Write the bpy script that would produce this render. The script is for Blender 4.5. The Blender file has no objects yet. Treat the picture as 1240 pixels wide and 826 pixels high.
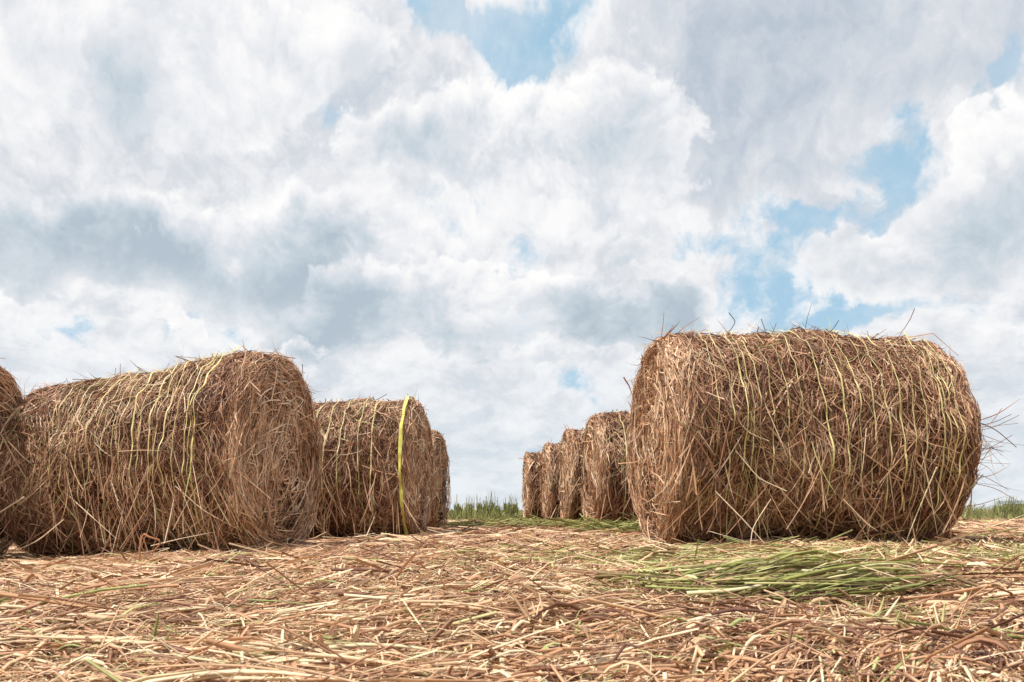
import bpy, math, random
import numpy as np
PI = math.pi
rng = np.random.default_rng(11)
scene = bpy.context.scene
COL = scene.collection

# ------------------------------------------------------------------ helpers
def tag(o, label=None, cat=None, group=None, kind=None):
    if label: o['label'] = label
    if cat: o['category'] = cat
    if group: o['group'] = group
    if kind: o['kind'] = kind
    return o

def empty(name, loc, rz=0.0):
    o = bpy.data.objects.new(name, None)
    COL.objects.link(o)
    o.location = loc
    o.rotation_euler = (0, 0, rz)
    o.empty_display_size = .2
    return o

def link_mesh(name, V, F, mats, parent=None, tone=None, fmat=None, smooth=True, loc=None):
    """V (n,3), F (m,4) ints, tone = per face float"""
    me = bpy.data.meshes.new(name)
    V = np.ascontiguousarray(V, dtype=np.float32); F = np.ascontiguousarray(F, dtype=np.int32)
    me.vertices.add(len(V)); me.vertices.foreach_set('co', V.ravel())
    k = F.shape[1]
    me.loops.add(F.size); me.loops.foreach_set('vertex_index', F.ravel())
    me.polygons.add(len(F))
    me.polygons.foreach_set('loop_start', np.arange(0, F.size, k, dtype=np.int32))
    if fmat is not None: me.polygons.foreach_set('material_index', np.asarray(fmat, dtype=np.int32))
    me.polygons.foreach_set('use_smooth', np.full(len(F), smooth))
    if tone is not None:
        at = me.attributes.new('tone', 'FLOAT', 'FACE')
        at.data.foreach_set('value', np.asarray(tone, dtype=np.float32))
    me.update(calc_edges=True)
    for m in mats: me.materials.append(m)
    o = bpy.data.objects.new(name, me)
    COL.objects.link(o)
    if parent: o.parent = parent
    if loc is not None: o.location = loc
    return o

def unit(a):
    return a / np.maximum(np.linalg.norm(a, axis=-1, keepdims=True), 1e-9)

def ribbons(P, N, w, twist, tone, fold=.35, taper=True, closed=False, taperK=None):
    """P (n,K,3) paths, N (n,K,3) or (3,) up normals, w (n,) widths -> V, F, tone per face"""
    n, K, _ = P.shape
    T = np.empty_like(P)
    T[:, 1:-1] = P[:, 2:] - P[:, :-2]; T[:, 0] = P[:, 1] - P[:, 0]; T[:, -1] = P[:, -1] - P[:, -2]
    T = unit(T)
    N = np.broadcast_to(N, P.shape)
    S = unit(np.cross(T, N)); N2 = np.cross(S, T)
    tw = twist if twist.ndim == 2 else twist[:, None]
    c = np.cos(tw)[..., None]; s = np.sin(tw)[..., None]
    A = S * c + N2 * s; B = -S * s + N2 * c
    u = np.linspace(0, 1, K)
    if taperK is not None: prof = np.broadcast_to(taperK, (n, K))
    elif taper:
        q = rng.random(n)[:, None]
        prof = np.where(q > .45, 1 - .82 * np.clip((u - .45) / .55, 0, 1) ** 1.4, .9 + .1 * np.sin(u * 3.1))
    else: prof = np.ones((n, K))
    W = (w[:, None] * prof * .5)[..., None]
    if closed:
        ring = [P + A * W, P + B * W * fold, P - A * W, P - B * W * fold]; R = 4
    else:
        ring = [P + A * W, P + B * W * fold * 1.2, P - A * W]; R = 3
    V = np.stack(ring, axis=2).reshape(-1, 3)
    i = np.arange(n)[:, None, None]; k = np.arange(K - 1)[None, :, None]
    m = R if closed else R - 1
    r = np.arange(m)[None, None, :]; r2 = (r + 1) % R
    base = (i * K + k) * R; nxt = (i * K + k + 1) * R
    F = np.stack(np.broadcast_arrays(base + r, base + r2, nxt + r2, nxt + r), axis=-1).reshape(-1, 4)
    return V, F, np.repeat(np.asarray(tone), (K - 1) * m)

def merge(chunks):
    Vs, Fs, Ts = [], [], []; off = 0
    for V, F, T in chunks:
        Vs.append(V); Fs.append(F + off); Ts.append(T); off += len(V)
    return np.concatenate(Vs), np.concatenate(Fs), np.concatenate(Ts)

# ------------------------------------------------------------------ materials
class NB:
    """tiny node-expression builder"""
    def __init__(s, tree): s.t = tree; s.n = tree.nodes; s.l = tree.links
    def _in(s, sock, v):
        if isinstance(v, bpy.types.NodeSocket): s.l.new(v, sock)
        elif v is not None: sock.default_value = v
    def m(s, op, a, b=None, c=None, clamp=False):
        x = s.n.new('ShaderNodeMath'); x.operation = op; x.use_clamp = clamp
        s._in(x.inputs[0], a)
        if b is not None: s._in(x.inputs[1], b)
        if c is not None: s._in(x.inputs[2], c)
        return x.outputs[0]
    def vm(s, op, a, b=None, scale=None):
        x = s.n.new('ShaderNodeVectorMath'); x.operation = op
        s._in(x.inputs[0], a)
        if b is not None: s._in(x.inputs[1], b)
        if scale is not None: s._in(x.inputs[3], scale)
        return x.outputs[1] if op in ('LENGTH', 'DOT_PRODUCT', 'DISTANCE') else x.outputs[0]
    def comb(s, x, y, z=0.0):
        c = s.n.new('ShaderNodeCombineXYZ')
        for i, v in enumerate((x, y, z)): s._in(c.inputs[i], v)
        return c.outputs[0]
    def sep(s, v):
        c = s.n.new('ShaderNodeSeparateXYZ'); s._in(c.inputs[0], v); return c.outputs
    def noise(s, v, scale, detail=4, rough=.5, lac=2.0, dist=0.0, color=False):
        x = s.n.new('ShaderNodeTexNoise'); x.normalize = True
        s._in(x.inputs['Vector'], v)
        x.inputs['Scale'].default_value = scale; x.inputs['Detail'].default_value = detail
        x.inputs['Roughness'].default_value = rough; x.inputs['Lacunarity'].default_value = lac
        x.inputs['Distortion'].default_value = dist
        return x.outputs['Color'] if color else x.outputs['Fac']
    def ss(s, v, a, b, lo=0.0, hi=1.0):
        x = s.n.new('ShaderNodeMapRange'); x.interpolation_type = 'SMOOTHSTEP'
        s._in(x.inputs[0], v); s._in(x.inputs[1], a); s._in(x.inputs[2], b)
        s._in(x.inputs[3], lo); s._in(x.inputs[4], hi); return x.outputs[0]
    def mix(s, f, a, b, mode='MIX'):
        x = s.n.new('ShaderNodeMix'); x.data_type = 'RGBA'; x.blend_type = mode
        s._in(x.inputs[0], f)
        s._in(x.inputs[6], a if not isinstance(a, tuple) else (*a, 1)[:4])
        s._in(x.inputs[7], b if not isinstance(b, tuple) else (*b, 1)[:4])
        return x.outputs[2]
    def ramp(s, f, stops, interp='LINEAR'):
        x = s.n.new('ShaderNodeValToRGB'); x.color_ramp.interpolation = interp
        e = x.color_ramp.elements
        while len(e) < len(stops): e.new(.5)
        for k, (p, c) in enumerate(stops): e[k].position = p; e[k].color = (*c, 1)
        s._in(x.inputs[0], f); return x.outputs[0]

def new_mat(name):
    m = bpy.data.materials.new(name); m.use_nodes = True
    m.node_tree.nodes.clear()
    return m, NB(m.node_tree)

def finish(m, nb, color, rough=.6, spec=.3, bump=None, transl=0.0):
    p = nb.n.new('ShaderNodeBsdfPrincipled'); out = nb.n.new('ShaderNodeOutputMaterial')
    nb._in(p.inputs['Base Color'], color if not isinstance(color, tuple) else (*color, 1))
    p.inputs['Roughness'].default_value = rough
    p.inputs['Specular IOR Level'].default_value = spec
    if bump is not None:
        b = nb.n.new('ShaderNodeBump'); b.inputs['Strength'].default_value = bump[1]; b.inputs['Distance'].default_value = bump[2]
        nb._in(b.inputs['Height'], bump[0]); nb.l.new(b.outputs[0], p.inputs['Normal'])
    if transl > 0:
        t = nb.n.new('ShaderNodeBsdfTranslucent'); nb._in(t.inputs['Color'], color)
        x = nb.n.new('ShaderNodeMixShader'); x.inputs[0].default_value = transl
        nb.l.new(p.outputs[0], x.inputs[1]); nb.l.new(t.outputs[0], x.inputs[2]); nb.l.new(x.outputs[0], out.inputs[0])
    else: nb.l.new(p.outputs[0], out.inputs[0])
    return m

def strand_mat(name, stops, rough=.55, spec=.35, var=.3, transl=0.0, nscale=18):
    m, nb = new_mat(name)
    a = nb.n.new('ShaderNodeAttribute'); a.attribute_name = 'tone'
    c = nb.ramp(a.outputs['Fac'], stops)
    g = nb.n.new('ShaderNodeNewGeometry')
    nz = nb.noise(g.outputs['Position'], nscale, 3, .65)
    f = nb.ss(nz, .25, .75, 1 - var, 1 + var)
    c = nb.vm('SCALE', c, scale=f)
    return finish(m, nb, c, rough, spec, transl=transl)

M = {}
# rust-brown dry stalks -> tan -> pale straw -> a few still greenish
M['bale'] = strand_mat('bale_straw', [(0, (.085, .033, .017)), (.22, (.205, .088, .046)), (.5, (.44, .232, .128)),
                                      (.72, (.66, .42, .25)), (.86, (.84, .66, .46)), (.93, (.48, .42, .18)), (1, (.36, .36, .13))], var=.25)
M['end'] = strand_mat('bale_end_straw', [(0, (.15, .068, .036)), (.25, (.32, .158, .084)), (.55, (.56, .31, .17)),
                                      (.78, (.74, .50, .31)), (.93, (.88, .74, .55)), (1, (.5, .44, .22))], var=.25)
M['litter'] = strand_mat('litter_straw', [(0, (.11, .045, .028)), (.16, (.27, .125, .072)), (.42, (.57, .315, .17)),
                                      (.66, (.80, .55, .335)), (.84, (.88, .71, .48)), (.90, (.52, .48, .20)), (1, (.30, .36, .11))], var=.22, nscale=30)
M['green'] = strand_mat('green_stalks', [(0, (.16, .085, .055)), (.2, (.30, .21, .09)), (.4, (.24, .25, .06)), (.6, (.40, .42, .12)),
                                      (.8, (.62, .56, .24)), (1, (.80, .70, .42))], var=.25, transl=.15)
M['crop'] = strand_mat('standing_crop', [(0, (.06, .07, .03)), (.3, (.17, .18, .06)), (.6, (.32, .33, .11)), (.8, (.46, .44, .2)), (1, (.55, .42, .24))], var=.3, transl=.15, nscale=4)
M['twine'] = strand_mat('yellow_twine', [(0, (.40, .33, .12)), (.5, (.58, .49, .22)), (.93, (.68, .61, .25)), (1, (.70, .66, .14))], rough=.35, var=.25, nscale=9)

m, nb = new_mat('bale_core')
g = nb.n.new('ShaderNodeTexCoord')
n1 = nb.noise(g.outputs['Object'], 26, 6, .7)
c = nb.ramp(n1, [(.3, (.018, .009, .006)), (.5, (.045, .022, .013)), (.7, (.10, .05, .03))])  # near black: shade of the hollows between strands put into the colour
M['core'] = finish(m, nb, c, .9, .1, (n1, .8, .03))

m, nb = new_mat('field_soil')
g = nb.n.new('ShaderNodeNewGeometry')
pos = g.outputs['Position']
n1 = nb.noise(pos, 9, 8, .7); n2 = nb.noise(pos, 70, 4, .7)
straw = nb.ramp(nb.m('ADD', nb.m('MULTIPLY', n1, .45), nb.m('MULTIPLY', n2, .55)), [(.3, (.045, .018, .011)), (.48, (.11, .048, .030)), (.66, (.24, .12, .075))])
n3 = nb.noise(pos, .8, 6, .65)
grass = nb.ramp(n3, [(.3, (.06, .085, .03)), (.55, (.13, .16, .055)), (.75, (.26, .24, .11))])
sp = nb.sep(pos)
far = nb.ss(nb.m('ADD', sp[1], nb.m('MULTIPLY', n3, 4)), 13, 19)
M['soil'] = finish(m, nb, nb.mix(far, straw, grass), .95, .1, (n2, .6, .01))

# ------------------------------------------------------------------ ground
H_CAM = .222
def ground_h(x, y):
    x = np.asarray(x, float); y = np.asarray(y, float)
    h = .010 * np.sin(1.9 * x + .8 * y + 1.1) + .008 * np.sin(3.7 * y - 1.3 * x + .4) + .006 * np.sin(6.1 * x + 4.3 * y) \
        + .004 * np.sin(11.3 * x - 7.7 * y + 2)
    h = h * np.clip(1.1 - np.abs(y - 2) / 6, .3, 1)
    h += .006 * np.exp(-((x + 1.5) / .8) ** 2 - ((y - 3.45) / .5) ** 2)      # low windrow before the left bale
    h += .026 * np.exp(-((x - .75) / .5) ** 2 - ((y - 2.15) / .3) ** 2)       # under the green sheaf
    h += .020 * np.exp(-((x + .05) / .25) ** 2 - ((y - 1.45) / .2) ** 2)
    h -= .012 * np.exp(-((y - .8) / .5) ** 2)
    h += np.where(x < 0, .037, .006) * np.clip(x, -5, 5) * np.clip((17 - y) / 6, 0, 1) * np.clip((y + 1) / 2.5, 0, 1)   # the field falls gently to the left
    return h

def axis_pts(lo, hi, step, outer):
    a = list(np.arange(lo, hi + 1e-6, step)); s = step
    b = []; v = hi
    while v < outer: s *= 1.35; v += s; b.append(v)
    s = step; c = []; v = lo
    while v > -outer: s *= 1.35; v -= s; c.append(v)
    return np.array(c[::-1] + a + b)
xs = axis_pts(-8, 8, .06, 4000); ys = axis_pts(-1, 16, .06, 4000)
X, Y = np.meshgrid(xs, ys)
Z = ground_h(X, Y) * np.clip((17 - np.abs(X)) / 9, 0, 1) * np.clip((18 - Y) / 3, 0, 1)
fine = rng.normal(0, .003, X.shape) * (np.abs(X) < 8) * (np.abs(Y) < 16)
V = np.stack([X, Y, Z + fine - .006], -1).reshape(-1, 3)
nx, ny = len(xs), len(ys)
ii = (np.arange(ny - 1)[:, None] * nx + np.arange(nx - 1)[None, :]).ravel()
F = np.stack([ii, ii + 1, ii + nx + 1, ii + nx], -1)
tag(link_mesh('field', V, F, [M['soil']]), 'flat harvested field of red brown soil under straw', 'field', kind='structure')

def lay(n, x, y, ang, length, w, tone, h0=(0, .03), tilt=.10, K=5, closed=False, bend=.26, fold=.22, arch=.01):
    """strands lying on the ground"""
    t = np.linspace(-.5, .5, K)[None, :]
    kk = rng.integers(1, K, n)[:, None]; kink = (rng.random(n) < .12)[:, None] * rng.normal(0, .8, n)[:, None]
    a = kink * (np.arange(K)[None, :] >= kk) + ang[:, None] + rng.normal(0, bend, n)[:, None] * t + rng.normal(0, bend * .22, (n, K))
    step = length[:, None] / (K - 1)
    dx = np.cumsum(np.cos(a) * step, 1); dy = np.cumsum(np.sin(a) * step, 1)
    dx -= dx.mean(1, keepdims=True); dy -= dy.mean(1, keepdims=True)
    px = x[:, None] + dx; py = y[:, None] + dy
    base = rng.uniform(h0[0], h0[1], n)
    tl = rng.normal(0, tilt, n)
    lift = tl[:, None] * t * length[:, None]
    lift = np.maximum(lift, -base[:, None] * 1.0)
    ar = np.abs(rng.normal(0, arch, n))[:, None] * (1 - 4 * t * t)
    pz = ground_h(px, py) + base[:, None] + lift + ar
    P = np.stack([px, py, pz], -1)
    tw = rng.normal(0, .7, n)[:, None] + rng.normal(0, .6, n)[:, None] * t
    return ribbons(P, np.array([0, 0, 1.]), w, tw, tone, fold, closed=closed)

def orient(x, y):
    return .45 * np.sin(1.6 * x + .9 * y) + .50 * np.sin(2.6 * y - 1.7 * x + 1) + .30

def tone_litter(n, x, y):
    t = rng.beta(1.05, 1.05, n) * .86
    patch = np.sin(1.7 * x + 2) * np.sin(1.1 * y + .5) + .6 * np.sin(4.1 * x - 2.7 * y)
    t = np.clip(t + .07 * patch, 0, .86)
    gp = .04 + .26 * np.exp(-((y - 3.4) / .8) ** 2) * (x > .1) + .14 * np.exp(-((x - .95) / .9) ** 2 - ((y - 2.6) / .8) ** 2) + .07 * np.exp(-((y - 5.4) / 1.4) ** 2) * (x > -.2) + .06 * (y > 9)
    gm = rng.random(n) < gp
    return np.where(gm, rng.uniform(.87, 1, n), t)

chunks = []
def litter(n, y0, y1, wid, lmu, wmu, K, closed, h1, tilt, p=1.0):
    yy = (y0 ** (1 + p) + rng.random(n) * (y1 ** (1 + p) - y0 ** (1 + p))) ** (1 / (1 + p))
    xx = rng.uniform(-1, 1, n) * (wid * yy + .7)
    bare = np.sin(3.3 * xx + 1.7 * yy) * np.sin(2.3 * yy - 1.9 * xx + 1) + .5 * np.sin(7.1 * xx - 5 * yy)
    kp = rng.random(n) > np.clip((bare - .15) * .75, 0, .6)
    xx, yy = xx[kp], yy[kp]; n = len(xx)
    iso = rng.random(n) < .30
    ang = np.where(iso, rng.uniform(0, PI, n), orient(xx, yy) + rng.normal(0, .30, n))
    L = np.clip(rng.lognormal(math.log(lmu), .55, n), .03, .75)
    w = np.clip(rng.lognormal(math.log(wmu), .5, n), wmu * .3, wmu * 2.8)
    w = np.minimum(w, .0024 + .0052 * yy); L = np.minimum(L, .12 + .22 * yy)
    ch = lay(n, xx, yy, ang, L, w, tone_litter(n, xx, yy), (0, h1), tilt, K, closed)
    chunks.append(ch)
litter(27000, .45, 2.3, .80, .12, .0045, 6, True, .030, .18, .6)
litter(30000, .45, 2.3, .80, .065, .0030, 4, True, .034, .28, .6)
litter(1500, .9, 2.6, .80, .34, .0066, 8, True, .036, .05, .8)
litter(50000, 2.1, 5.2, .78, .13, .0046, 5, False, .028, .17, .6)
litter(30000, 2.1, 5.2, .78, .08, .0032, 3, False, .030, .25, .6)
litter(50000, 5, 13, .75, .22, .0075, 4, False, .034, .12, .8)
litter(26000, 12.5, 22, .75, .30, .012, 3, False, .05, .06, 1)
# chaff: short broken bits
n = 30000; yy = rng.uniform(.5, 3.6, n); xx = rng.uniform(-1, 1, n) * (.8 * yy + .6)
chunks.append(lay(n, xx, yy, rng.uniform(0, PI, n), rng.uniform(.008, .05, n), rng.uniform(.002, .008, n), tone_litter(n, xx, yy), (.006, .026), .35, 3, False))
# stubble: short upright stumps in ragged rows
n = 7000; row = rng.integers(0, 26, n); yy = .9 + row * .31 + rng.normal(0, .035, n); xx = rng.uniform(-1, 1, n) * (.75 * yy + .5)
keep = np.sin(5 * xx + row * 2.1) + np.sin(9.3 * xx - row) > .55
yy, xx = yy[keep], xx[keep]; n = len(xx)
hgt = rng.uniform(.025, .06, n); K = 4; u = np.linspace(0, 1, K)[None, :]
lx = rng.normal(.25, .5, n)[:, None]; ly = rng.normal(0, .4, n)[:, None]
P = np.stack([xx[:, None] + lx * u * hgt[:, None], yy[:, None] + ly * u * hgt[:, None], ground_h(xx, yy)[:, None] + u * hgt[:, None]], -1)
chunks.append(ribbons(P, np.array([0, 1., .01]), rng.uniform(.003, .0065, n), rng.uniform(-1, 1, n), rng.beta(3, 1.3, n) * .86, .5))
V, F, T = merge(chunks)
tag(link_mesh('straw_litter', V, F, [M['litter']], tone=T), 'thick mat of cut straw and broken stalks covering the ground', 'straw', kind='stuff')

# ------------------------------------------------------------------ bales
class Bale:
    def __init__(s, R, L, seed, slump=0.0, corner=.07, lump=1.0):
        s.R, s.L, s.c = R, L, corner; s.slump = slump; s.rng = np.random.default_rng(seed)
        c = corner; a, r, s_ = [], [], []
        pts = []
        for q in np.linspace(0, R - c, 12): pts.append((-L / 2, q))
        for q in np.linspace(0, PI / 2, 10)[1:]: pts.append((-L / 2 + c - c * math.cos(q), R - c + c * math.sin(q)))
        for q in np.linspace(-L / 2 + c, L / 2 - c, 30)[1:]: pts.append((q, R))
        for q in np.linspace(0, PI / 2, 10)[1:]: pts.append((L / 2 - c + c * math.sin(q), R - c + c * math.cos(q)))
        for q in np.linspace(R - c, 0, 12)[1:]: pts.append((L / 2, q))
        p = np.array(pts); d = np.linalg.norm(np.diff(p, axis=0), axis=1)
        s.ps = np.concatenate([[0], np.cumsum(d)]); s.pa = p[:, 0]; s.pr = p[:, 1]; s.S = s.ps[-1]
        t = np.gradient(p, axis=0); t /= np.linalg.norm(t, axis=1)[:, None]
        s.na, s.nr = -t[:, 1], t[:, 0]
        q = s.rng.uniform(0, 6.28, 12); s.q = q; s.lump = lump
        s.kz = .92 * R; s.kk = .032
        s.cz = s.kz + s.kk * .93                         # height of the axis over the ground
    def bump(s, a, th):
        q = s.q
        return s.lump * (.013 * np.sin(3.1 * a + 2 * th + q[0]) + .012 * np.sin(5.3 * a - 3 * th + q[1]) + .009 * np.sin(9.7 * a + 5 * th + q[2])
                + .007 * np.sin(17 * a - 7 * th + q[3]) + .006 * np.sin(4 * a + 11 * th + q[4]) + .006 * np.sin(31 * a + 13 * th + q[5]) + .006 * np.sin(23 * a - 19 * th + q[9]) + .005 * np.sin(47 * a + 29 * th + q[10]) * np.sin(13 * a - 8 * th))
    def point(s, sv, th, h):
        a = np.interp(sv, s.ps, s.pa); r = np.interp(sv, s.ps, s.pr)
        na = np.interp(sv, s.ps, s.na); nr = np.interp(sv, s.ps, s.nr)
        b = s.bump(a + 1.3 * r, th) * np.clip(r / .15, 0, 1) * (1 - .6 * np.abs(na)) + h
        a2 = a + na * b; r2 = r + nr * b
        if s.slump:
            f = 1 - s.slump * np.clip(.5 - a / s.L, 0, 1) ** 1.3
            r2 = r2 * f
        x = a2; y = -r2 * np.sin(th); z = r2 * np.cos(th)
        if s.slump: z = z - (1 - f) * s.R * .92
        lo = -z - s.kz
        z = np.where(lo > 0, -(s.kz + s.kk * (1 - np.exp(-np.maximum(lo, 0) / s.kk))), z)
        bulge = 1 + .02 * np.exp(-((z + .6 * s.R) / (.3 * s.R)) ** 2)
        N = np.stack([na, -nr * np.sin(th), nr * np.cos(th)], -1)
        return np.stack([x, y * bulge, z], -1), N
    def strands(s, n, srange, phi_sd, length, width, h=(-.012, .02), liftp=.12, lift=.05, K=5, tone=(1.25, 1.75), green=.03, iso=.2, back=.3):
        r = s.rng
        s0 = r.uniform(*srange, n * 2)
        rr = np.interp(s0, s.ps, s.pr); s0 = s0[r.random(n * 2) * s.R < np.maximum(rr, .03)][:n]
        n = len(s0)
        th = r.uniform(-PI, PI, n)
        bk = (th < -1.0) | (th > 2.75)
        redo = bk & (r.random(n) > back); th = np.where(redo, r.uniform(-1.0, 2.75, n), th)
        phi = np.where(r.random(n) < iso, r.uniform(-PI / 2, PI / 2, n), r.normal(0, phi_sd, n))
        rr0 = np.interp(s0, s.ps, s.pr)
        phi = np.where((rr0 < .55 * s.R) & (r.random(n) < .6), r.uniform(-PI / 2, PI / 2, n), phi)   # the heart of the end is matted
        de = np.abs(np.abs(np.interp(s0, s.ps, s.pa)) - s.L / 2)          # winding is tidier near the rims
        phi = phi * np.where(np.interp(s0, s.ps, s.pr) > .9 * s.R, np.clip(.3 + de / .25, .3, 1), 1)
        phi = np.where(r.random(n) < .5, phi, phi + PI)
        L = np.clip(r.lognormal(math.log(length), .5, n), .04, .7)
        w = np.clip(r.lognormal(math.log(width), .38, n), width * .4, width * 2.6)
        t = np.linspace(-.5, .5, K)[None, :]
        ph = phi[:, None] + r.normal(0, .5, n)[:, None] * t + r.normal(0, .12, (n, K))
        st = L[:, None] / (K - 1)
        ds = np.cumsum(np.sin(ph) * st, 1); dt = np.cumsum(np.cos(ph) * st, 1)
        ds -= ds.mean(1, keepdims=True); dt -= dt.mean(1, keepdims=True)
        sv = np.clip(s0[:, None] + ds, 0, s.S)
        rr = np.maximum(np.interp(sv, s.ps, s.pr), .12)
        thv = th[:, None] + dt / rr
        u = t + .5
        hh = r.uniform(h[0], h[1], n)[:, None]
        lf = np.where(r.random(n) < liftp, r.exponential(lift, n), np.abs(r.normal(0, .006, n)))[:, None]
        hv = hh + lf * u ** 2 - .01 * (u < .01)
        # chords stay straight rather than hugging the curve
        P, N = s.point(sv, thv, hv)
        A = P[:, :1]; B = P[:, -1:]
        straight = A + (B - A) * u[..., None]
        k = r.uniform(.0, .45, n)[:, None, None] * (L < .35)[:, None, None]
        P = P * (1 - k) + straight * k + N * (k * .006)
        P = s.clipz(P)
        tw = r.normal(0, .8, n)[:, None] + r.normal(0, .7, n)[:, None] * t
        tn = r.beta(*tone, n) * .88
        a0 = np.interp(s0, s.ps, s.pa)
        tn = np.clip(tn + .07 * np.sin(4 * a0 + 3 * th + s.q[6]) + .05 * np.sin(9 * a0 - 6 * th + s.q[7]) + hh[:, 0] * 4, 0, .88)  # last term paints depth shade: deeper strands get a darker tone
        gm = r.random(n) < green * (1 + .9 * np.sin(3 * a0 + 2.5 * th + s.q[8]))
        tn = np.where(gm, r.uniform(.89, 1, n), tn)
        return ribbons(P, N, w, tw, tn)
    def clipz(s, P):
        P = P.copy(); P[..., 2] = np.maximum(P[..., 2], -s.cz + .004); return P
    def hanging(s, n, arange, width, green=.05):
        """long stalks hanging down over the curve of the belly to the ground"""
        r = s.rng
        a = r.uniform(*arange, n); th = r.uniform(1.25, 2.25, n)
        sv = np.interp(a, s.pa[12:50], s.ps[12:50]) if False else (a + s.L / 2 - s.c + s.R - s.c + s.c * PI / 2)
        P0, N0 = s.point(sv, th, r.uniform(.0, .02, n))
        L = r.uniform(.12, .42, n); K = 5; u = np.linspace(0, 1, K)[None, :]
        lean = r.normal(0, .45, n)[:, None]; out = r.normal(.05, .16, n)[:, None]
        P = P0[:, None, :] + np.stack([lean * u * L[:, None] + .04 * r.normal(0, 1, n)[:, None] * u * u,
                                        -out * u * L[:, None], -u * L[:, None] * .95], -1)
        P = s.clipz(P)
        return ribbons(P, N0[:, None, :] + np.zeros_like(P), r.uniform(.6, 1.5, n) * width, r.normal(0, .8, n), np.where(r.random(n) < green, r.uniform(.89, 1, n), r.beta(2.6, 1.6, n) * .88))
    def core(s, srange, h=-.048, ns=40, nt=72):
        sv = np.linspace(srange[0], srange[1], ns); th = np.linspace(0, 2 * PI, nt, endpoint=False)
        Sg, Tg = np.meshgrid(sv, th, indexing='ij')
        P, _ = s.point(Sg, Tg, h)
        V = P.reshape(-1, 3)
        i = np.arange(ns - 1)[:, None]; j = np.arange(nt)[None, :]; j2 = (j + 1) % nt
        F = np.stack(np.broadcast_arrays(i * nt + j, i * nt + j2, (i + 1) * nt + j2, (i + 1) * nt + j), -1).reshape(-1, 4)
        return V, F
    def twine(s, a0, width, drift, wob=.012, h=.012, th0=-1.6, th1=3.0, tone=.6, hv=.011, sink=.012):
        r = s.rng
        K = 110; th = np.linspace(th0, th1, K)
        p = r.uniform(0, 6.28, 4)
        a = a0 + drift * (th - .6) + wob * np.sin(2.1 * th + p[0]) + wob * .25 * np.sin(5 * th + p[1]) 
        sv = a + s.L / 2 + (s.R - s.c) + s.c * (PI / 2 - 1)
        hh = h + .013 + sink * np.clip(1.5 - th, -1, .6) + hv * np.sin(7 * th + p[2]) + hv * .7 * np.sin(17 * th + p[3])
        P, N = s.point(sv[None], th[None], hh[None]); P = s.clipz(P)
        if width < .02: width = width * .78
        wv = width * (1 + .25 * np.sin(9 * th + p[1])); 
        return ribbons(P, N, np.array([width]), np.full((1, K), .0) + .35 * np.sin(4 * th + p[0])[None], np.array([tone]), .25, taperK=wv / width)

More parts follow.
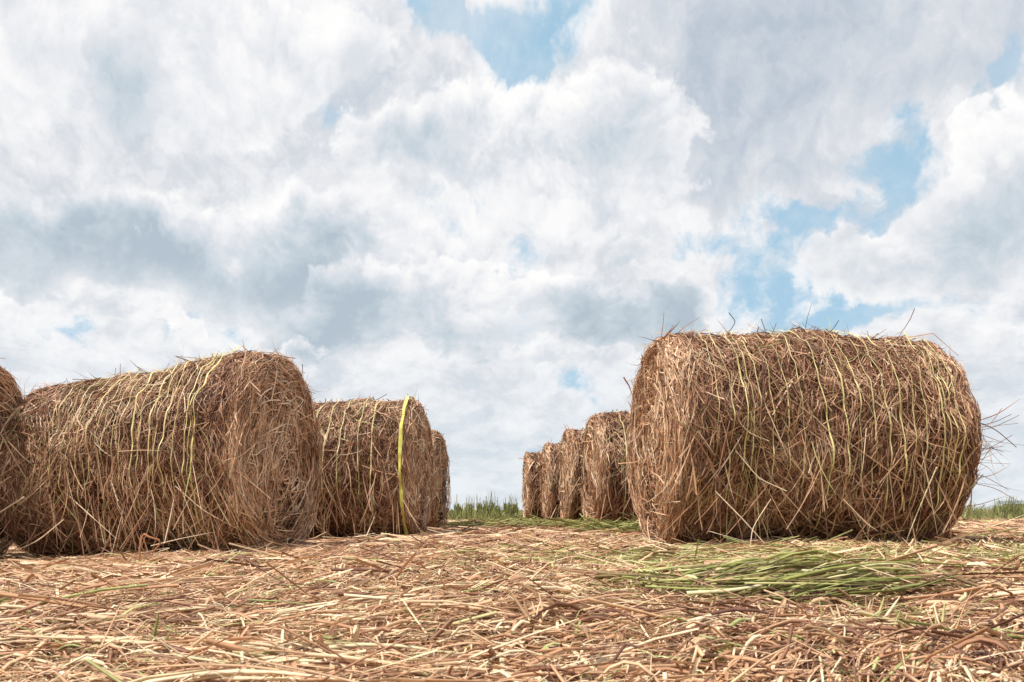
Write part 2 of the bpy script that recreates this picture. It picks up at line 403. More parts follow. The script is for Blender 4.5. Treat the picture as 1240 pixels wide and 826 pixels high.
def make_bale(loc_end, end_side, yaw, R, L, seed, dens, wk, label, twines, slump=0.0, green=.03, lump=1.0, tone=(1.25, 1.75), strays=(), hang=600, fuzz=1.0, corner=.07):
    """loc_end = ground point below the centre of the visible end disc; end_side -1: left end, +1: right end"""
    b = Bale(R, L, seed, slump, corner, lump)
    cx = loc_end[0] - end_side * math.cos(yaw) * L / 2; cy = loc_end[1] - end_side * math.sin(yaw) * L / 2
    gz = float(ground_h(cx, cy)) + .004
    root = empty('straw_bale', (cx, cy, gz), yaw)
    tag(root, label, 'straw bale', 'round straw bales standing in two rows')
    e1 = R - b.c + b.c * .9; e2 = b.S - e1
    up = np.array([0, 0, b.cz])
    K = 5 if wk < 1.5 else 4
    # roll: core skin + wound straw
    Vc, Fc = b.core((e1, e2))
    area = 2 * PI * R * L
    n = int(dens * area)
    ch = [b.strands(int(n * .45), (e1, e2), .34, .13, .0036 * wk, (-.055, -.012), 0, .0, K, tone=(tone[0] * .8, tone[1] * 1.3), green=green),  # inner layer toned darker, shade between the strands painted in
          b.strands(int(n * .45), (e1, e2), .55, .12, .0037 * wk, (-.022, .010), .08 * fuzz, .02, K, tone=tone, green=green, iso=.30),
          b.strands(int(n * .045), (e1, e2), .5, .20, .0042 * wk, (.002, .016), .22 * fuzz, .03, 6, tone=(tone[0] * 1.5, tone[1]), green=green * 1.5, iso=.3),
          b.strands(int(n * .009), (e1, e2), .7, .12, .0030 * wk, (.0, .012), 1, .028 * fuzz, 5, tone=tone, green=green, iso=.8)]
    if hang: ch.append(b.hanging(hang, (-L / 2 + .03, L / 2 - .05), .0045 * wk, green * 2))
    Vs, Fs, Ts = merge(ch)
    V = np.concatenate([Vc, Vs]) + up; F = np.concatenate([Fc, Fs + len(Vc)])
    T = np.concatenate([np.zeros(len(Fc)), Ts]); fm = np.concatenate([np.ones(len(Fc)), np.zeros(len(Fs))])
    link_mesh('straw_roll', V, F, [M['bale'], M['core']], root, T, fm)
    # both ends
    for side, (s0, s1) in ((-1, (0.0, e1)), (1, (e2, b.S))):
        vis = side == end_side
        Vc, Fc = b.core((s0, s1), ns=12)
        m = int(dens * PI * R * R * (1.4 if vis else .25))
        lo, hi = (.04, e1 + .03) if side < 0 else (e2 - .03, b.S - .04)
        rim = (e1 - .10, e1 + .06) if side < 0 else (e2 - .06, e2 + .10)
        ch = [b.strands(int(m * .5), (lo, hi), .30, .12, .0034 * wk, (-.045, -.004), .0, .0, K, tone=(1.3, 1.5), green=green * .4, iso=.10),
              b.strands(int(m * .38), (lo, hi), .30, .10, .0036 * wk, (-.02, .010), .07, .014, K, tone=(1.4, 1.2), green=green * .4, iso=.10),
              b.strands(int(m * .05), (lo, hi), .5, .22, .005 * wk, (.004, .022), .3, .03, 6, tone=(2.4, 1.2), green=green * .4, iso=.3),
              b.strands(int(m * .13), rim, .30, .15, .0040 * wk, (-.004, .012), .14 * fuzz, .025, K, tone=(1.8, 1.7), green=green, iso=.3)]
        Vs, Fs, Ts = merge(ch)
        V = np.concatenate([Vc, Vs]) + up; F = np.concatenate([Fc, Fs + len(Vc)])
        T = np.concatenate([np.zeros(len(Fc)), Ts]); fm = np.concatenate([np.ones(len(Fc)), np.zeros(len(Fs))])
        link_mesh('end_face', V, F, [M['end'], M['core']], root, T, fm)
    for tw in twines:
        V, F, T = b.twine(**tw)
        link_mesh('twine', V + up, F, [M['twine']], root, T)
    # long loose stalks: (x, y, z local points..., width, tone)
    for pts, w, tn in strays:
        p = np.array(pts, float)
        K = 9; u = np.linspace(0, len(p) - 1, K)
        P = np.stack([np.interp(u, np.arange(len(p)), p[:, i]) for i in range(3)], -1)[None]
        P[:, 1:-1] = P[:, 1:-1] * .5 + (P[:, 2:] + P[:, :-2]) * .25
        V, F, T = ribbons(P, np.array([0, -1., .05]), np.array([w]), np.array([.3]), np.array([tn]), .6, closed=True)
        link_mesh('stray_stalk', V, F, [M['bale']], root, T)
    return root, b

def T_(a0, width=.007, drift=.0, tone=.6, **k):
    d = dict(a0=a0, width=width, drift=drift, tone=tone); d.update(k); return d

# --- right row
r5 = random.Random(5)
tws = []
for a, wd, h, dr, tn in ((-.60, .005, .004, -.01, .4), (-.47, .008, .011, .0, .7), (-.39, .006, .008, .0, .5), (-.25, .006, .004, .01, .5), (-.06, .009, .014, .03, .8), (.05, .008, .012, .02, .85),
              (.13, .007, .008, .02, .6), (.26, .008, .013, .035, .75), (.34, .009, .014, .03, .9), (.48, .006, .006, .01, .5), (.56, .009, .013, .01, .8), (.61, .006, .012, .01, .8), (.655, .008, .014, .0, .85)):
    tws.append(T_(a, wd, dr, tn, h=h, hv=.006, wob=.004, th0=-.6, th1=r5.uniform(2.1, 2.7)))
for a, dr in ((-.54, .0), (-.43, .0), (-.33, .005), (-.16, .0), (.20, .02), (.42, .01), (.585, .01)): tws.append(T_(a, .006, dr, .55, h=.010, hv=.006, wob=.003, th0=-.6, th1=r5.uniform(2.0, 2.6)))
hl = .775
stray = []
for k in range(26):      # burst of stalks leaving the right end
    z0 = r5.uniform(.35, .72); l = r5.uniform(.08, .22) * (1.5 if k % 7 == 0 else 1)
    dz = r5.uniform(-.16, .12); y0 = r5.uniform(-.62, -.45)
    stray.append((((hl - .05, y0, z0), (hl + l * .4, y0 - .02, z0 + dz * .3), (hl + l, y0 - .03, z0 + dz)), r5.uniform(.002, .004), r5.uniform(.05, .5)))
stray += [(((hl - .08, -.6, .64), (hl + .1, -.6, .70), (hl + .22, -.6, .78)), .005, .35),
          (((hl - .06, -.6, .68), (hl + .09, -.6, .62), (hl + .20, -.6, .53)), .006, .15),
          (((hl - .1, -.55, .22), (hl + .02, -.58, .235), (hl + .16, -.6, .285)), .004, .5),
          (((.02, -.2, 1.17), (.03, -.22, 1.26), (.06, -.22, 1.36)), .003, .1),
          (((-.66, -.1, 1.12), (-.76, -.12, 1.14), (-.90, -.14, 1.17)), .005, .3),
          (((-.45, -.3, 1.15), (-.40, -.3, 1.22), (-.44, -.3, 1.27)), .004, .05),
          (((-.35, -.63, .55), (-.5, -.66, .60), (-.56, -.64, .78), (-.50, -.62, .9)), .006, .8),
          (((-.53, -.66, .50), (-.42, -.68, .36), (-.28, -.68, .30)), .006, .85),
          (((.0, -.7, .26), (.12, -.7, .14), (.18, -.7, .10)), .007, .8),
          (((.42, -.68, .50), (.46, -.68, .30), (.50, -.68, .08)), .006, .8),
          (((-.62, -.62, .30), (-.5, -.68, .16), (-.38, -.7, .02)), .007, .82),
          (((-.36, -.68, .26), (-.46, -.70, .12), (-.48, -.72, .02)), .006, .84)]
make_bale((.81, 4.72), -1, math.radians(4.5), .602, 1.55, 21, 9000, 1.0, 'large rust brown bale nearest the camera, right row', tws, strays=stray, hang=150, green=.022, corner=.032)
far = [((.81, 8.45), 4.5, .598, 31, 'bale directly behind the large right one, tallest of four far bales', 1.45, 3000),
       ((.655, 10.15), 4, .605, 32, 'second of the four far right row bales counting away from camera', 1.6, 2300),
       ((.485, 12.0), 4, .60, 33, 'bale between the end bale and the middle one of the receding right row', 1.8, 1900),
       ((.24, 14.4), 4, .612, 34, 'farthest and smallest looking bale, last in the right row beside the green rushes', 2.1, 1500)]
for (ex, ey), yw, R, sd, lb, wk, dn in far:
    make_bale((ex, ey), -1, math.radians(yw), R, 1.45, sd, dn, wk, lb, [T_(a, .010, .01, .6, h=.012) for a in (-.5, -.3, -.1, .1, .3)], hang=70, green=.02, corner=.03)

# --- left row
tws = []
for a, wd, h, dr, tn in ((-.30, .006, .006, .0, .4), (-.20, .006, .008, .01, .45), (-.11, .008, .010, .0, .6), (.0, .006, .008, -.01, .5), (.09, .006, .006, .0, .6), (.16, .010, .015, .01, .9),
              (.27, .008, .012, .01, .7), (.37, .009, .014, .0, .8), (.49, .008, .014, .01, .8), (.555, .011, .016, -.01, .95)):
    tws.append(T_(a, wd, dr, tn, h=h, hv=.006, wob=.004, th0=-.6, th1=r5.uniform(2.1, 2.7)))
for a in (-.38, -.25, -.05, .05, .21, .32, .43, .52): tws.append(T_(a, .006, .0, .55, h=.010, hv=.006, wob=.003, th0=-.6, th1=r5.uniform(2.0, 2.6)))
stray = [(((-.75, -.66, .45), (-.9, -.72, .25), (-1.05, -.78, .03)), .007, .8), (((-.45, -.72, .38), (-.75, -.78, .18), (-1.0, -.85, .02)), .008, .85),
         (((-.55, -.70, .50), (-.8, -.70, .36), (-1.05, -.7, .27)), .006, .9), (((-.2, -.72, .25), (-.35, -.75, .12), (-.6, -.8, .02)), .006, .82),
         (((.45, -.66, .44), (.62, -.66, .30), (.80, -.55, .18)), .006, .8), (((.3, -.66, .10), (.48, -.68, .14), (.68, -.66, .18)), .006, .82),
         (((.62, -.1, 1.2), (.68, -.1, 1.25), (.74, -.12, 1.31)), .004, .4), (((.7, .1, 1.12), (.86, .1, 1.1), (.98, .1, 1.06)), .004, .05),
         (((.1, -.66, .64), (.25, -.67, .645), (.42, -.66, .64)), .005, .75), (((.35, -.2, 1.19), (.45, -.2, 1.26), (.58, -.2, 1.22)), .004, .5)]
make_bale((-1.455, 5.28), 1, math.radians(-8.5), .652, 1.62, 22, 8600, 1.0, 'wide brown left row bale with shaggy low left end and yellow twine', tws, slump=.15, green=.035, strays=stray, hang=330, corner=.05, tone=(1.2, 1.7))
make_bale((-3.22, 4.78), 1, math.radians(-9), .685, 1.5, 23, 6200, 1.1, 'bale cut off by the left edge of the photo, only its right end visible', [T_(a, .008, 0, .6) for a in (0, .2, .4, .55)], hang=250, green=.02)
tws = [T_(a, w, dr, tn, h=h, hv=.006, wob=.004, th0=-.6, th1=t1) for a, w, dr, tn, h, t1 in
       ((-.4, .009, .0, .5, .01, 2), (-.25, .009, .0, .6, .01, 2), (-.12, .010, .01, .7, .012, 1.9), (.0, .009, -.01, .6, .01, 2), (.12, .009, .0, .6, .01, 2.1), (.28, .010, .01, .75, .013, 1.9), (.40, .012, .0, .7, .014, 2.3))]
tws.append(T_(.655, .026, .0, 1.0, h=.026, hv=.003, wob=.004, sink=0, th0=-1.2, th1=2.9))
make_bale((-.845, 7.7), 1, math.radians(-3.5), .655, 1.45, 24, 5000, 1.3, 'middle bale of the left row, banded by one broad bright yellow strap', tws, hang=220, green=.03)
stray = [(((.70, -.1 - .1 * k, .35 + .14 * k), (.80, -.2, .36 + .16 * k), (.92 - .04 * (k % 3), -.2, .36 + .17 * k - .03 * (k % 2))), .005, .15) for k in range(5)]
make_bale((-.86, 9.9), 1, math.radians(-7), .615, 1.45, 25, 2500, 1.6, 'rear bale of the left row, mostly hidden with a narrow right edge showing', [T_(a, .010, 0, .6) for a in (.1, .3, .5)], hang=110, strays=stray)

# ------------------------------------------------------------------ green cut stalks, tufts and leaves on the ground
def pile(name, label, cat, cx, cy, n, sx, sy, ang, asd, L, w, h, tone=(.2, 1), group=None, mat='green', tilt=.06, K=6):
    x = cx + sx * np.clip(rng.normal(0, 1, n), -1.7, 1.7); y = cy + sy * np.clip(rng.normal(0, 1, n), -1.7, 1.7)
    hh = h * np.exp(-((x - cx) / (1.6 * sx)) ** 2 - ((y - cy) / (1.6 * sy)) ** 2)
    k = n // 2
    V, F, T = lay(n, x, y, ang + rng.normal(0, asd, n), L * rng.uniform(.5, 1.25, n), w * rng.uniform(.6, 1.5, n), rng.uniform(*tone, n), (.01, h), tilt, K, True, bend=.25, arch=.012)
    o = link_mesh(name, V - np.array([cx, cy, 0]), F, [M[mat]], None, T, loc=(cx, cy, 0))
    return tag(o, label, cat, group)
pile('stalk_bundle', 'long green and brown stalks lying in a bundle in front of the large right bale', 'stalks', .70, 1.98, 300, .15, .13, .42, .22, .46, .0076, .055, (.0, 1))
pile('stalk_bundle', 'short pale bent blades fanned over the straw left of the green bundle', 'stalks', .36, 1.95, 90, .05, .06, -1.0, .35, .12, .007, .045, (.55, 1), tilt=.35)
pile('stalk_bundle', 'thin green stalks spread along the foot of the large right bale', 'stalks', .75, 3.5, 420, .55, .26, .05, .35, .34, .006, .03, (.1, 1))
pile('cut_grass_heap', 'heap of green cut grass at the foot of the bale behind the large right one', 'grass', .98, 7.1, 420, .24, .22, .1, .5, .30, .010, .10, (.15, .8), tilt=.25)
pile('cut_grass_heap', 'low green grass heap before the far end of the right row', 'grass', .42, 9.2, 420, .35, .35, .0, .5, .34, .012, .09, (.15, .8), tilt=.2)
pile('cut_grass_heap', 'flat green swath lying in the gap between the two bale rows', 'grass', -.05, 10.6, 380, .4, .5, .0, .5, .36, .013, .09, (.1, .8), tilt=.2)
pile('stalk_bundle', 'a few long green blades lying on the straw before the middle left bale', 'stalks', -.37, 2.75, 9, .05, .02, .42, .07, .30, .006, .03, (.3, .7))
pile('stalk_bundle', 'thin green stalks scattered on the straw at the right edge of the photo', 'stalks', 1.75, 3.1, 260, .35, .35, .15, .4, .30, .006, .03, (.3, 1))

def blades(name, label, cat, x, y, specs, mat, group=None):
    """upright blades: specs = (dx, dy, lean x, lean y, height, width, tone, kink)"""
    gz = float(ground_h(x, y)); ch = []
    for dx, dy, lx, ly, h, w, tn, kk in specs:
        u = np.linspace(0, 1, 6)
        P = np.stack([dx + lx * h * u ** 1.2 + kk * h * np.sin(PI * u) * .3, dy + ly * h * u, h * u], -1)[None]
        ch.append(ribbons(P, np.array([0, -1., .02]), np.array([w]), np.array([rng.normal(0, .4)]), np.array([tn]), .5, closed=True, taperK=(1 - .75 * u ** 2.2)[None]))
    V, F, T = merge(ch)
    o = link_mesh(name, V, F, [M[mat]], None, T, loc=(x, y, gz + .004))
    return tag(o, label, cat, group)
def P_(px, py, h=0.0):      # ground point seen at a photograph pixel, used once to read positions off
    d = (H_CAM - h) / ((py - 618) / 1000.); return ((px - 620) / 1000. * d, d)
x, y = P_(178, 790)
blades('green_shoot', 'green shoot standing up out of the straw, left foreground', 'grass shoot', x, y, [(0, 0, .25, 0, .075, .007, .42, .1), (.012, 0, .55, .1, .05, .006, .3, 0), (-.012, 0, .15, 0, .04, .006, .5, 0)], 'green')
x, y = P_(148, 785)
blades('stubble_tuft', 'single brown stem standing up left of the green shoot', 'stubble', x, y, [(0, 0, -.25, 0, .055, .006, .25, 0)], 'litter')
x, y = P_(282, 690)
blades('green_shoot', 'thin bright green blade before the brown bale of the left row', 'grass shoot', x, y, [(0, 0, .02, 0, .065, .006, .58, 0)], 'green')
x, y = P_(735, 690)
blades('green_shoot', 'bright green blade standing in the straw left of the large right bale', 'grass shoot', x, y, [(0, 0, .02, 0, .04, .005, .55, 0), (.01, 0, .3, 0, .03, .004, .5, 0)], 'green')
for px, py, lb in ((655, 765, 'pale splayed stubble tuft in the centre foreground'), (1050, 752, 'yellow green stubble tuft at the near edge of the green bundle'),
                   (1092, 762, 'wide yellow stubble tuft right of the green bundle'), (1140, 758, 'slanting yellow tuft rightmost of the row past the green bundle'),
                   (300, 722, 'row of pale upright stubble stems in front of the left bales'), (1020, 760, 'pair of pale pink stumps left of the yellow green tuft')):
    x, y = P_(px, py, .02)
    sp = [(rng.uniform(-.014, .014), rng.uniform(-.008, .008), rng.normal(0, .35), rng.normal(0, .25), rng.uniform(.03, .08), rng.uniform(.005, .009), rng.uniform(.62, .88), rng.normal(0, .2)) for _ in range(9)]
    blades('stubble_tuft', lb, 'stubble', x, y, [(a, b_, c_, d_, e_, f_, (.9 if 'yellow' in lb and k % 2 else g_), h_) for k, (a, b_, c_, d_, e_, f_, g_, h_) in enumerate(sp)], 'litter', 'stubble tufts sticking up through the straw')
# the folded rust-coloured leaf before the left bale
x, y = P_(178, 668)
P = np.array([(-.03, 0, -.01), (-.028, 0, .05), (-.02, 0, .10), (-.012, 0, .112), (.01, 0, .10), (.045, 0, .09), (.05, 0, .075), (.03, 0, .05), (.005, 0, .035), (-.005, 0, .07), (-.015, 0, .10)])[None] * 1.25
V, F, T = ribbons(P, np.array([0, -1., .02]), np.array([.012]), np.array([.3]), np.array([.12]), .3, closed=True, taperK=np.linspace(1, .6, 11)[None])
m, nb = new_mat('rust_leaf'); M['rust'] = finish(m, nb, nb.ramp(nb.noise(None, 8, 3), [(.3, (.32, .12, .05)), (.7, (.5, .24, .12))]), .6, .2)
tag(link_mesh('dried_leaf', V, F, [M['rust']], None, T, loc=(-.442 * 3.9, 3.9, float(ground_h(-1.72, 3.9)) + .03)), 'folded rust orange dried leaf standing in front of the left bale', 'leaf')

# ------------------------------------------------------------------ standing crop at the far side
def clump_mesh(name, n, wd, hgt, wisps, seed):
    r = np.random.default_rng(seed); K = 5; u = np.linspace(0, 1, K)[None, :]
    x = r.uniform(-wd / 2, wd / 2, n); y = r.uniform(-.12, .12, n)
    h = hgt * r.uniform(.6, 1.05, n); tn = r.beta(2, 2, n) * .9
    h[:wisps] = hgt * r.uniform(1.15, 1.55, wisps)
    lx = r.normal(0, .07, n)[:, None]; ly = r.normal(0, .05, n)[:, None]
    P = np.stack([x[:, None] + lx * u ** 1.6 * h[:, None], y[:, None] + ly * u * h[:, None], u * h[:, None]], -1)
    w = r.uniform(.008, .018, n); w[:wisps] *= .6
    return ribbons(P, np.array([0, -1., .02]), w, r.uniform(-1, 1, n), tn, .4)
first = []
for i in range(4):
    V, F, T = clump_mesh('rush_clump', 130, (.16, .11, .13, .20)[i], (.39, .37, .34, .41)[i], (14, 9, 7, 20)[i], 60 + i)
    me = link_mesh('rush_clump', V, F, [M['crop']], None, T)
    first.append(me)
spots = []
for px, w in ((569, 0), (581, 1), (592, 3), (601, 2), (613, 1), (622, 0), (556, 2)):
    spots.append(((px - 620) / 1000. * 16.6, 16.6 + rng.uniform(-.4, .4), w, 'tall green rush clump standing in the far gap between the bale rows'))
for px in (1196, 1206, 1216, 1227, 1238, 1250):
    spots.append(((px - 620) / 1000. * 16.4, 16.4 + rng.uniform(-.5, .5), int(rng.integers(0, 4)), 'short green rush clump standing beyond the large right bale at the photo edge'))
used = set()
for x, y, w, lb in spots:
    src = first[w]
    if w in used: o = src.copy(); COL.objects.link(o)
    else: o = src; used.add(w)
    o.location = (x, y, .0); o.rotation_euler = (0, 0, rng.uniform(-.3, .3) + (PI if rng.random() < .5 else 0))
    sc = .82 if 'short' in lb else rng.uniform(.93, 1.05); o.scale = (1, 1, sc)
    tag(o, lb, 'rushes', 'rush clumps left standing at the far side of the field')
# low grass running along the far side
n = 26000; K = 4; u = np.linspace(0, 1, K)[None, :]
x = rng.uniform(-14, 22, n); y = 15.3 + rng.exponential(2.0, n)
patch = .6 + .4 * np.sin(1.9 * x + .6 * y) * np.sin(.7 * x - 1.1 * y + 1)
h = rng.uniform(.08, .30, n) * patch + .06 * (y > 16.5)
h *= 1 + .35 * (x > 6)
lx = rng.normal(0, .3, n)[:, None]
P = np.stack([x[:, None] + lx * u ** 1.5 * h[:, None], y[:, None] + 0 * u, h[:, None] * u], -1)
c1 = ribbons(P, np.array([0, -1., .02]), rng.uniform(.008, .02, n), rng.uniform(-1, 1, n), np.clip(rng.beta(2.2, 1.6, n), 0, 1), .4)
n = 14000; x = rng.uniform(-40, 60, n); y = 24 + rng.exponential(14, n); h = rng.uniform(.12, .25, n)
P = np.stack([x[:, None] + 0 * u, y[:, None] + 0 * u, h[:, None] * u], -1)
c2 = ribbons(P, np.array([0, -1., .02]), rng.uniform(.03, .08, n), rng.uniform(-1, 1, n), rng.beta(2, 2, n), .4)
n = 9000; x = rng.uniform(-9, 16, n); y = rng.uniform(11.5, 16, n)
keep = (np.sin(1.3 * x + 2.2 * y) + np.sin(2.9 * x - 1.7 * y + 2) > .2) & (np.abs(x - .9) > 1.0 + 0 * x) | (y > 15.2)
x, y = x[keep], y[keep]; n = len(x); h = rng.uniform(.03, .13, n)
lx = rng.normal(0, .8, n)[:, None]
P = np.stack([x[:, None] + lx * u ** 1.3 * h[:, None], y[:, None] + 0 * u, ground_h(x, y)[:, None] + h[:, None] * u], -1)
c3 = ribbons(P, np.array([0, -1., .02]), rng.uniform(.006, .014, n), rng.uniform(-1, 1, n), rng.beta(2.6, 1.3, n), .4)
V, F, T = merge([c1, c2, c3])
tag(link_mesh('field_grass', V, F, [M['crop']], None, T), 'low green grass growing along the far side of the field', 'grass', kind='stuff')

# far shed by the right edge
m, nb = new_mat('shed_roof'); M['roof'] = finish(m, nb, nb.ramp(nb.noise(nb.n.new('ShaderNodeTexCoord').outputs['Object'], 3, 3), [(.3, (.34, .40, .44)), (.7, (.42, .48, .52))]), .5)
m, nb = new_mat('shed_wall'); M['wall'] = finish(m, nb, nb.ramp(nb.noise(nb.n.new('ShaderNodeTexCoord').outputs['Object'], 2, 3), [(.3, (.22, .26, .26)), (.7, (.30, .33, .33))]), .8)
sh = empty('farm_shed', (86, 130, 0)); tag(sh, 'long low blue grey farm shed on the horizon at the right edge', 'shed')
def box(name, a, b, mat, parent, ridge=0.0):
    (x0, y0, z0), (x1, y1, z1) = a, b
    ym = (y0 + y1) / 2
    if ridge:
        V = [(x0, y0, z0), (x1, y0, z0), (x1, ym, z0 + ridge), (x0, ym, z0 + ridge), (x0, y1, z0), (x1, y1, z0)]
        V += [(v[0], v[1], v[2] + .12) for v in V]
        F = [(6, 7, 8, 9), (9, 8, 11, 10), (0, 3, 2, 1), (3, 4, 5, 2), (0, 1, 7, 6), (4, 10, 11, 5), (0, 6, 9, 3), (3, 9, 10, 4), (1, 2, 8, 7), (2, 5, 11, 8)]
    else:
        V = [(x, y, z) for z in (z0, z1) for y in (y0, y1) for x in (x0, x1)]
        F = [(0, 1, 5, 4), (2, 6, 7, 3), (0, 4, 6, 2), (1, 3, 7, 5), (4, 5, 7, 6), (0, 2, 3, 1)]
    return link_mesh(name, np.array(V, float), np.array(F), [mat], parent, smooth=False)
box('wall', (-7, -3, 0), (14, 3, 1.2), M['wall'], sh)
box('roof', (-7.3, -3.5, 1.205), (14.3, 3.5, 1.75), M['roof'], sh)

# ------------------------------------------------------------------ camera
cam_d = bpy.data.cameras.new('camera'); cam = bpy.data.objects.new('camera', cam_d); COL.objects.link(cam)
cam.location = (0, 0, H_CAM); cam.rotation_euler = (PI / 2, 0, 0)
cam_d.sensor_width = 36; cam_d.lens = 36 * 1000 / 1240.; cam_d.shift_y = 205 / 1240.
cam_d.clip_start = .02; cam_d.clip_end = 12000
cam_d.dof.use_dof = True; cam_d.dof.focus_distance = 4.6; cam_d.dof.aperture_fstop = 20
scene.camera = cam

# ------------------------------------------------------------------ sun + sky
sun_dir = np.array([-.44, -.17, .88]); sun_dir /= np.linalg.norm(sun_dir)
el = math.asin(sun_dir[2]); az = math.atan2(sun_dir[0], sun_dir[1])
sd = bpy.data.lights.new('sun', 'SUN'); sd.energy = 4.6; sd.angle = math.radians(.8); sd.color = (1, .95, .88)
so = bpy.data.objects.new('sun', sd); COL.objects.link(so)
so.rotation_euler = (PI / 2 - el, 0, -az + PI) if False else (0, 0, 0)
from mathutils import Vector
so.rotation_euler = Vector(sun_dir).to_track_quat('Z', 'Y').to_euler()

SKY_S = .1
w = bpy.data.worlds.new('World'); scene.world = w; w.use_nodes = True
w.node_tree.nodes.clear(); nb = NB(w.node_tree)
sky = nb.n.new('ShaderNodeTexSky'); sky.sky_type = 'NISHITA'; sky.sun_disc = False
sky.sun_elevation = el; sky.sun_rotation = az; sky.air_density = 1.0; sky.dust_density = 1.0; sky.ozone_density = 1.0
tc = nb.n.new('ShaderNodeTexCoord'); D = nb.vm('NORMALIZE', tc.outputs['Generated'])
dx, dy, dz = nb.sep(D)
azn = nb.m('ARCTAN2', dx, dy)
hyp = nb.m('SQRT', nb.m('ADD', nb.m('MULTIPLY', dx, dx), nb.m('MULTIPLY', dy, dy)))
eln = nb.m('ARCTAN2', dz, hyp)
# cloud-layer coordinates (compress towards the horizon)
C = nb.comb(dx, dy, nb.m('MULTIPLY', nb.m('LOGARITHM', nb.m('ADD', nb.m('MAXIMUM', dz, 0.0), .14), math.e), .42))
wn = nb.vm('SUBTRACT', nb.noise(C, 7.0, 5, .6, color=True), (.5, .5, .5))
Cw = nb.vm('ADD', C, nb.vm('SCALE', wn, scale=.09))
# direction coordinates, gently warped, for the placing of the big masses
bx_, by_, _ = nb.sep(wn)
AZ = nb.m('ADD', azn, nb.m('MULTIPLY', bx_, .20)); EL = nb.m('ADD', eln, nb.m('MULTIPLY', by_, .18))
def ang(px, py):
    u = (px - 620) / 1000.; v = (618 - py) / 1000.
    return math.atan(u), math.atan2(v, math.hypot(1, u))
def blob(px, py, rx, ry, amp):
    a, e = ang(px, py)
    k = 1 / (1 + ((px - 620) / 1000.) ** 2)
    ix = 1000. / (rx * k); iy = 1000. / (ry * math.sqrt(k))
    v = nb.vm('MULTIPLY_ADD', AE, (ix, iy, 0))
    v.node.inputs[2].default_value = (-a * ix, -e * iy, 0)
    d = nb.vm('DOT_PRODUCT', v, v)
    return nb.m('MULTIPLY', nb.m('POWER', .3679, d), amp)
AE = nb.comb(AZ, EL, 0.0)
def total(L):
    v = blob(*L[0])
    for b in L[1:]: v = nb.m('ADD', v, blob(*b))
    return v
def vor(v, sc, det, rough):
    x = nb.n.new('ShaderNodeTexVoronoi'); x.feature = 'F1'; x.voronoi_dimensions = '3D'; x.normalize = True
    nb._in(x.inputs['Vector'], v); x.inputs['Scale'].default_value = sc; x.inputs['Detail'].default_value = det
    x.inputs['Roughness'].default_value = rough; x.inputs['Lacunarity'].default_value = 2.1
    return x.outputs['Distance']
HOLES = [(600, 35, 90, 40, 1.1), (515, 15, 40, 22, .7), (650, 75, 40, 22, .7), (1085, 215, 56, 52, .9), (1115, 130, 26, 34, .8), (1225, 90, 32, 48, .95), (1080, 368, 110, 26, .9), (985, 275, 50, 14, .7),
         (890, 362, 50, 26, .40), (830, 300, 60, 16, .55), (715, 312, 50, 12, .45), (115, 412, 70, 14, .4), (435, 150, 50, 18, .5), (572, 250, 22, 18, .3), (735, 478, 100, 14, .5), (620, 545, 80, 16, .35), (960, 385, 60, 14, .4)]
GREYS = [(170, 150, 110, 60, .50), (400, 200, 120, 60, .45), (970, 60, 220, 130, 1.5), (860, 190, 90, 60, .6), (1000, 230, 60, 40, .3), (40, 240, 120, 40, .5), (560, 520, 160, 30, .25), (1150, 440, 160, 30, .35), (450, 40, 60, 26, .3)]
n_lo = nb.noise(Cw, 6.0, 9, .62)
n_b = nb.noise(nb.vm('ADD', Cw, (3.3, 1.7, .4)), 8.5, 8, .63)
puff = nb.m('SUBTRACT', .5, vor(Cw, 15.0, 2, .65))
fa = nb.m('ADD', nb.m('SUBTRACT', n_lo, .5), nb.m('MULTIPLY', puff, .22))
fb = nb.m('ADD', nb.m('SUBTRACT', n_b, .5), nb.m('MULTIPLY', puff, .22))
rel = nb.m('SUBTRACT', n_lo, nb.noise(nb.vm('ADD', Cw, (-.008, 0.0, .018)), 6.0, 6, .58))
relb = nb.m('SUBTRACT', n_b, nb.noise(nb.vm('ADD', Cw, (3.294, 1.7, .414)), 8.5, 5, .60))
# back sheet: thin ragged white and lavender grey
holes = total(HOLES); greys = total(GREYS)
cover = nb.m('SUBTRACT', nb.m('ADD', nb.m('ADD', nb.m('MULTIPLY', fa, 4.6), nb.m('MULTIPLY', fb, 2.4)), nb.m('MULTIPLY', greys, .4)), nb.m('MULTIPLY_ADD', holes, 1.35, -.62))
mask = nb.m('MAXIMUM', nb.ss(cover, -.30, .60), nb.m('MULTIPLY', nb.ss(nb.m('ADD', fb, nb.m('MULTIPLY', fa, .5)), -.12, .22), .45))
sh0 = nb.m('ADD', nb.m('MULTIPLY', greys, .41), nb.m('MULTIPLY', fb, 1.2))
sh0 = nb.m('SUBTRACT', nb.m('ADD', sh0, .20), nb.m('MULTIPLY', rel, 2.6))
ccol = nb.ramp(sh0, [(0.0, (.97, .97, .975)), (.22, (.89, .895, .915)), (.5, (.71, .74, .79)), (.85, (.56, .62, .70)), (1, (.50, .57, .66))])
hz = nb.ss(eln, 0.0, .22, 1.0, 0.0)
ccol = nb.mix(nb.m('MULTIPLY', hz, .35), ccol, (.76, .82, .87))
blue = nb.mix(.75, nb.vm('SCALE', sky.outputs[0], scale=SKY_S), (.46, .715, .90))
tot = nb.mix(nb.m('MULTIPLY', mask, nb.ss(eln, -.05, .3, .85, 1.0)), blue, ccol)
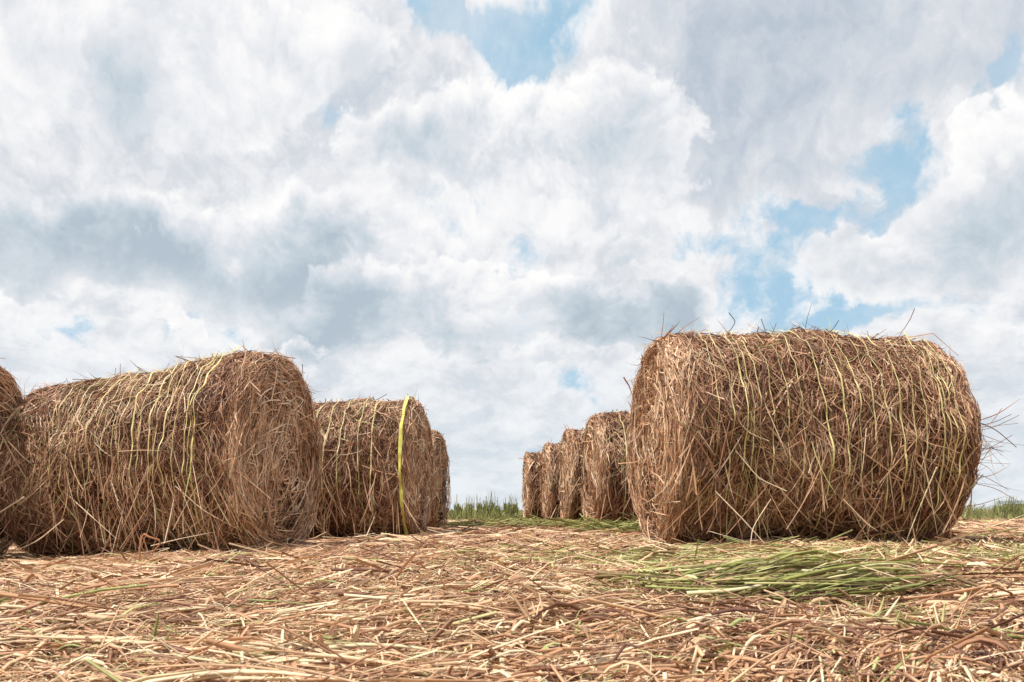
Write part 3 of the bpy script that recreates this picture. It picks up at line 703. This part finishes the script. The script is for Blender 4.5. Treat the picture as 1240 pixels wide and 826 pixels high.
# cumulus banks in front: bright crisp rim, greyer and flatter towards the base
def bank(tot, blobs, fl, rl, base_px, hgt_px, dark, thr=.42, k=2.0, soft=.16, wob=.35):
    body = total(blobs)
    dens = nb.m('SUBTRACT', nb.m('MULTIPLY_ADD', fl, k, body), thr)
    al = nb.ss(dens, 0.0, soft)
    eb = ang(620, base_px)[1]; et = ang(620, base_px - hgt_px)[1]
    down = nb.ss(nb.m('MULTIPLY_ADD', fl, -wob, EL), eb, et, 1.0, 0.0)        # 1 at the base
    inner = nb.ss(dens, .05, .8)
    sh = nb.m('ADD', nb.m('MULTIPLY', down, dark), nb.m('MULTIPLY', inner, .26))
    sh = nb.m('ADD', sh, nb.m('MULTIPLY', nb.m('MULTIPLY', (fb if fl is fa else fa), 1.25), nb.m('ADD', down, .15)))
    sh = nb.m('SUBTRACT', nb.m('ADD', sh, .01), nb.m('MULTIPLY', nb.m('MULTIPLY', rl, 3.1), nb.m('SUBTRACT', 1.15, nb.m('MULTIPLY', down, .45))))
    c = nb.ramp(sh, [(0.0, (1.0, .995, .99)), (.18, (.93, .93, .945)), (.45, (.76, .79, .835)), (.75, (.575, .655, .72)), (1.0, (.46, .55, .63))])
    c = nb.mix(nb.m('MULTIPLY', hz, .4), c, (.78, .83, .87))
    fade = nb.m('MULTIPLY', al, nb.ss(nb.m('MULTIPLY_ADD', fl, .10, EL), eb - .05, eb + .045))
    return nb.mix(fade, tot, c)
tot = bank(tot, [(90, 50, 320, 90, .75), (370, 55, 80, 40, .6), (300, 120, 120, 40, .4)], fa, rel, 190, 190, .16, thr=.34, soft=.2)
tot = bank(tot, [(640, 165, 90, 62, .75), (720, 170, 90, 66, .75), (560, 180, 80, 56, .6), (470, 195, 90, 56, .5), (790, 230, 80, 50, .45)], fb, relb, 290, 190, .34, soft=.22)
tot = bank(tot, [(1160, 300, 150, 55, .9), (1220, 220, 70, 70, .9), (1005, 318, 110, 28, .8), (1190, 135, 50, 20, .4)], fa, rel, 345, 130, .28, soft=.14)
tot = bank(tot, [(300, 280, 200, 60, .5), (60, 305, 280, 50, .85), (500, 300, 120, 50, .6), (230, 335, 230, 32, .7)], fb, relb, 372, 130, .60, soft=.3, wob=.15)
tot = bank(tot, [(600, 370, 130, 45, .8), (720, 370, 110, 34, .85), (810, 365, 50, 26, .75), (480, 370, 110, 50, .7), (360, 390, 110, 30, .5), (620, 410, 50, 24, .6)], fa, rel, 428, 110, .56, soft=.16)
tot = bank(tot, [(120, 385, 260, 20, .7), (650, 448, 44, 17, .8), (1190, 400, 90, 40, .8), (340, 400, 60, 18, .4), (520, 480, 120, 20, .35)], fb, relb, 470, 110, .34, soft=.25)
tot = nb.vm('SCALE', tot, scale=1 / SKY_S)
bg = nb.n.new('ShaderNodeBackground'); nb.l.new(tot, bg.inputs[0]); bg.inputs[1].default_value = SKY_S
wo = nb.n.new('ShaderNodeOutputWorld'); nb.l.new(bg.outputs[0], wo.inputs[0])
w.cycles.sampling_method = 'NONE'

scene.render.engine = 'CYCLES'
vs = scene.view_settings
vs.view_transform = 'Standard'; vs.look = 'None'; vs.exposure = 0; vs.gamma = 1; vs.use_curve_mapping = False
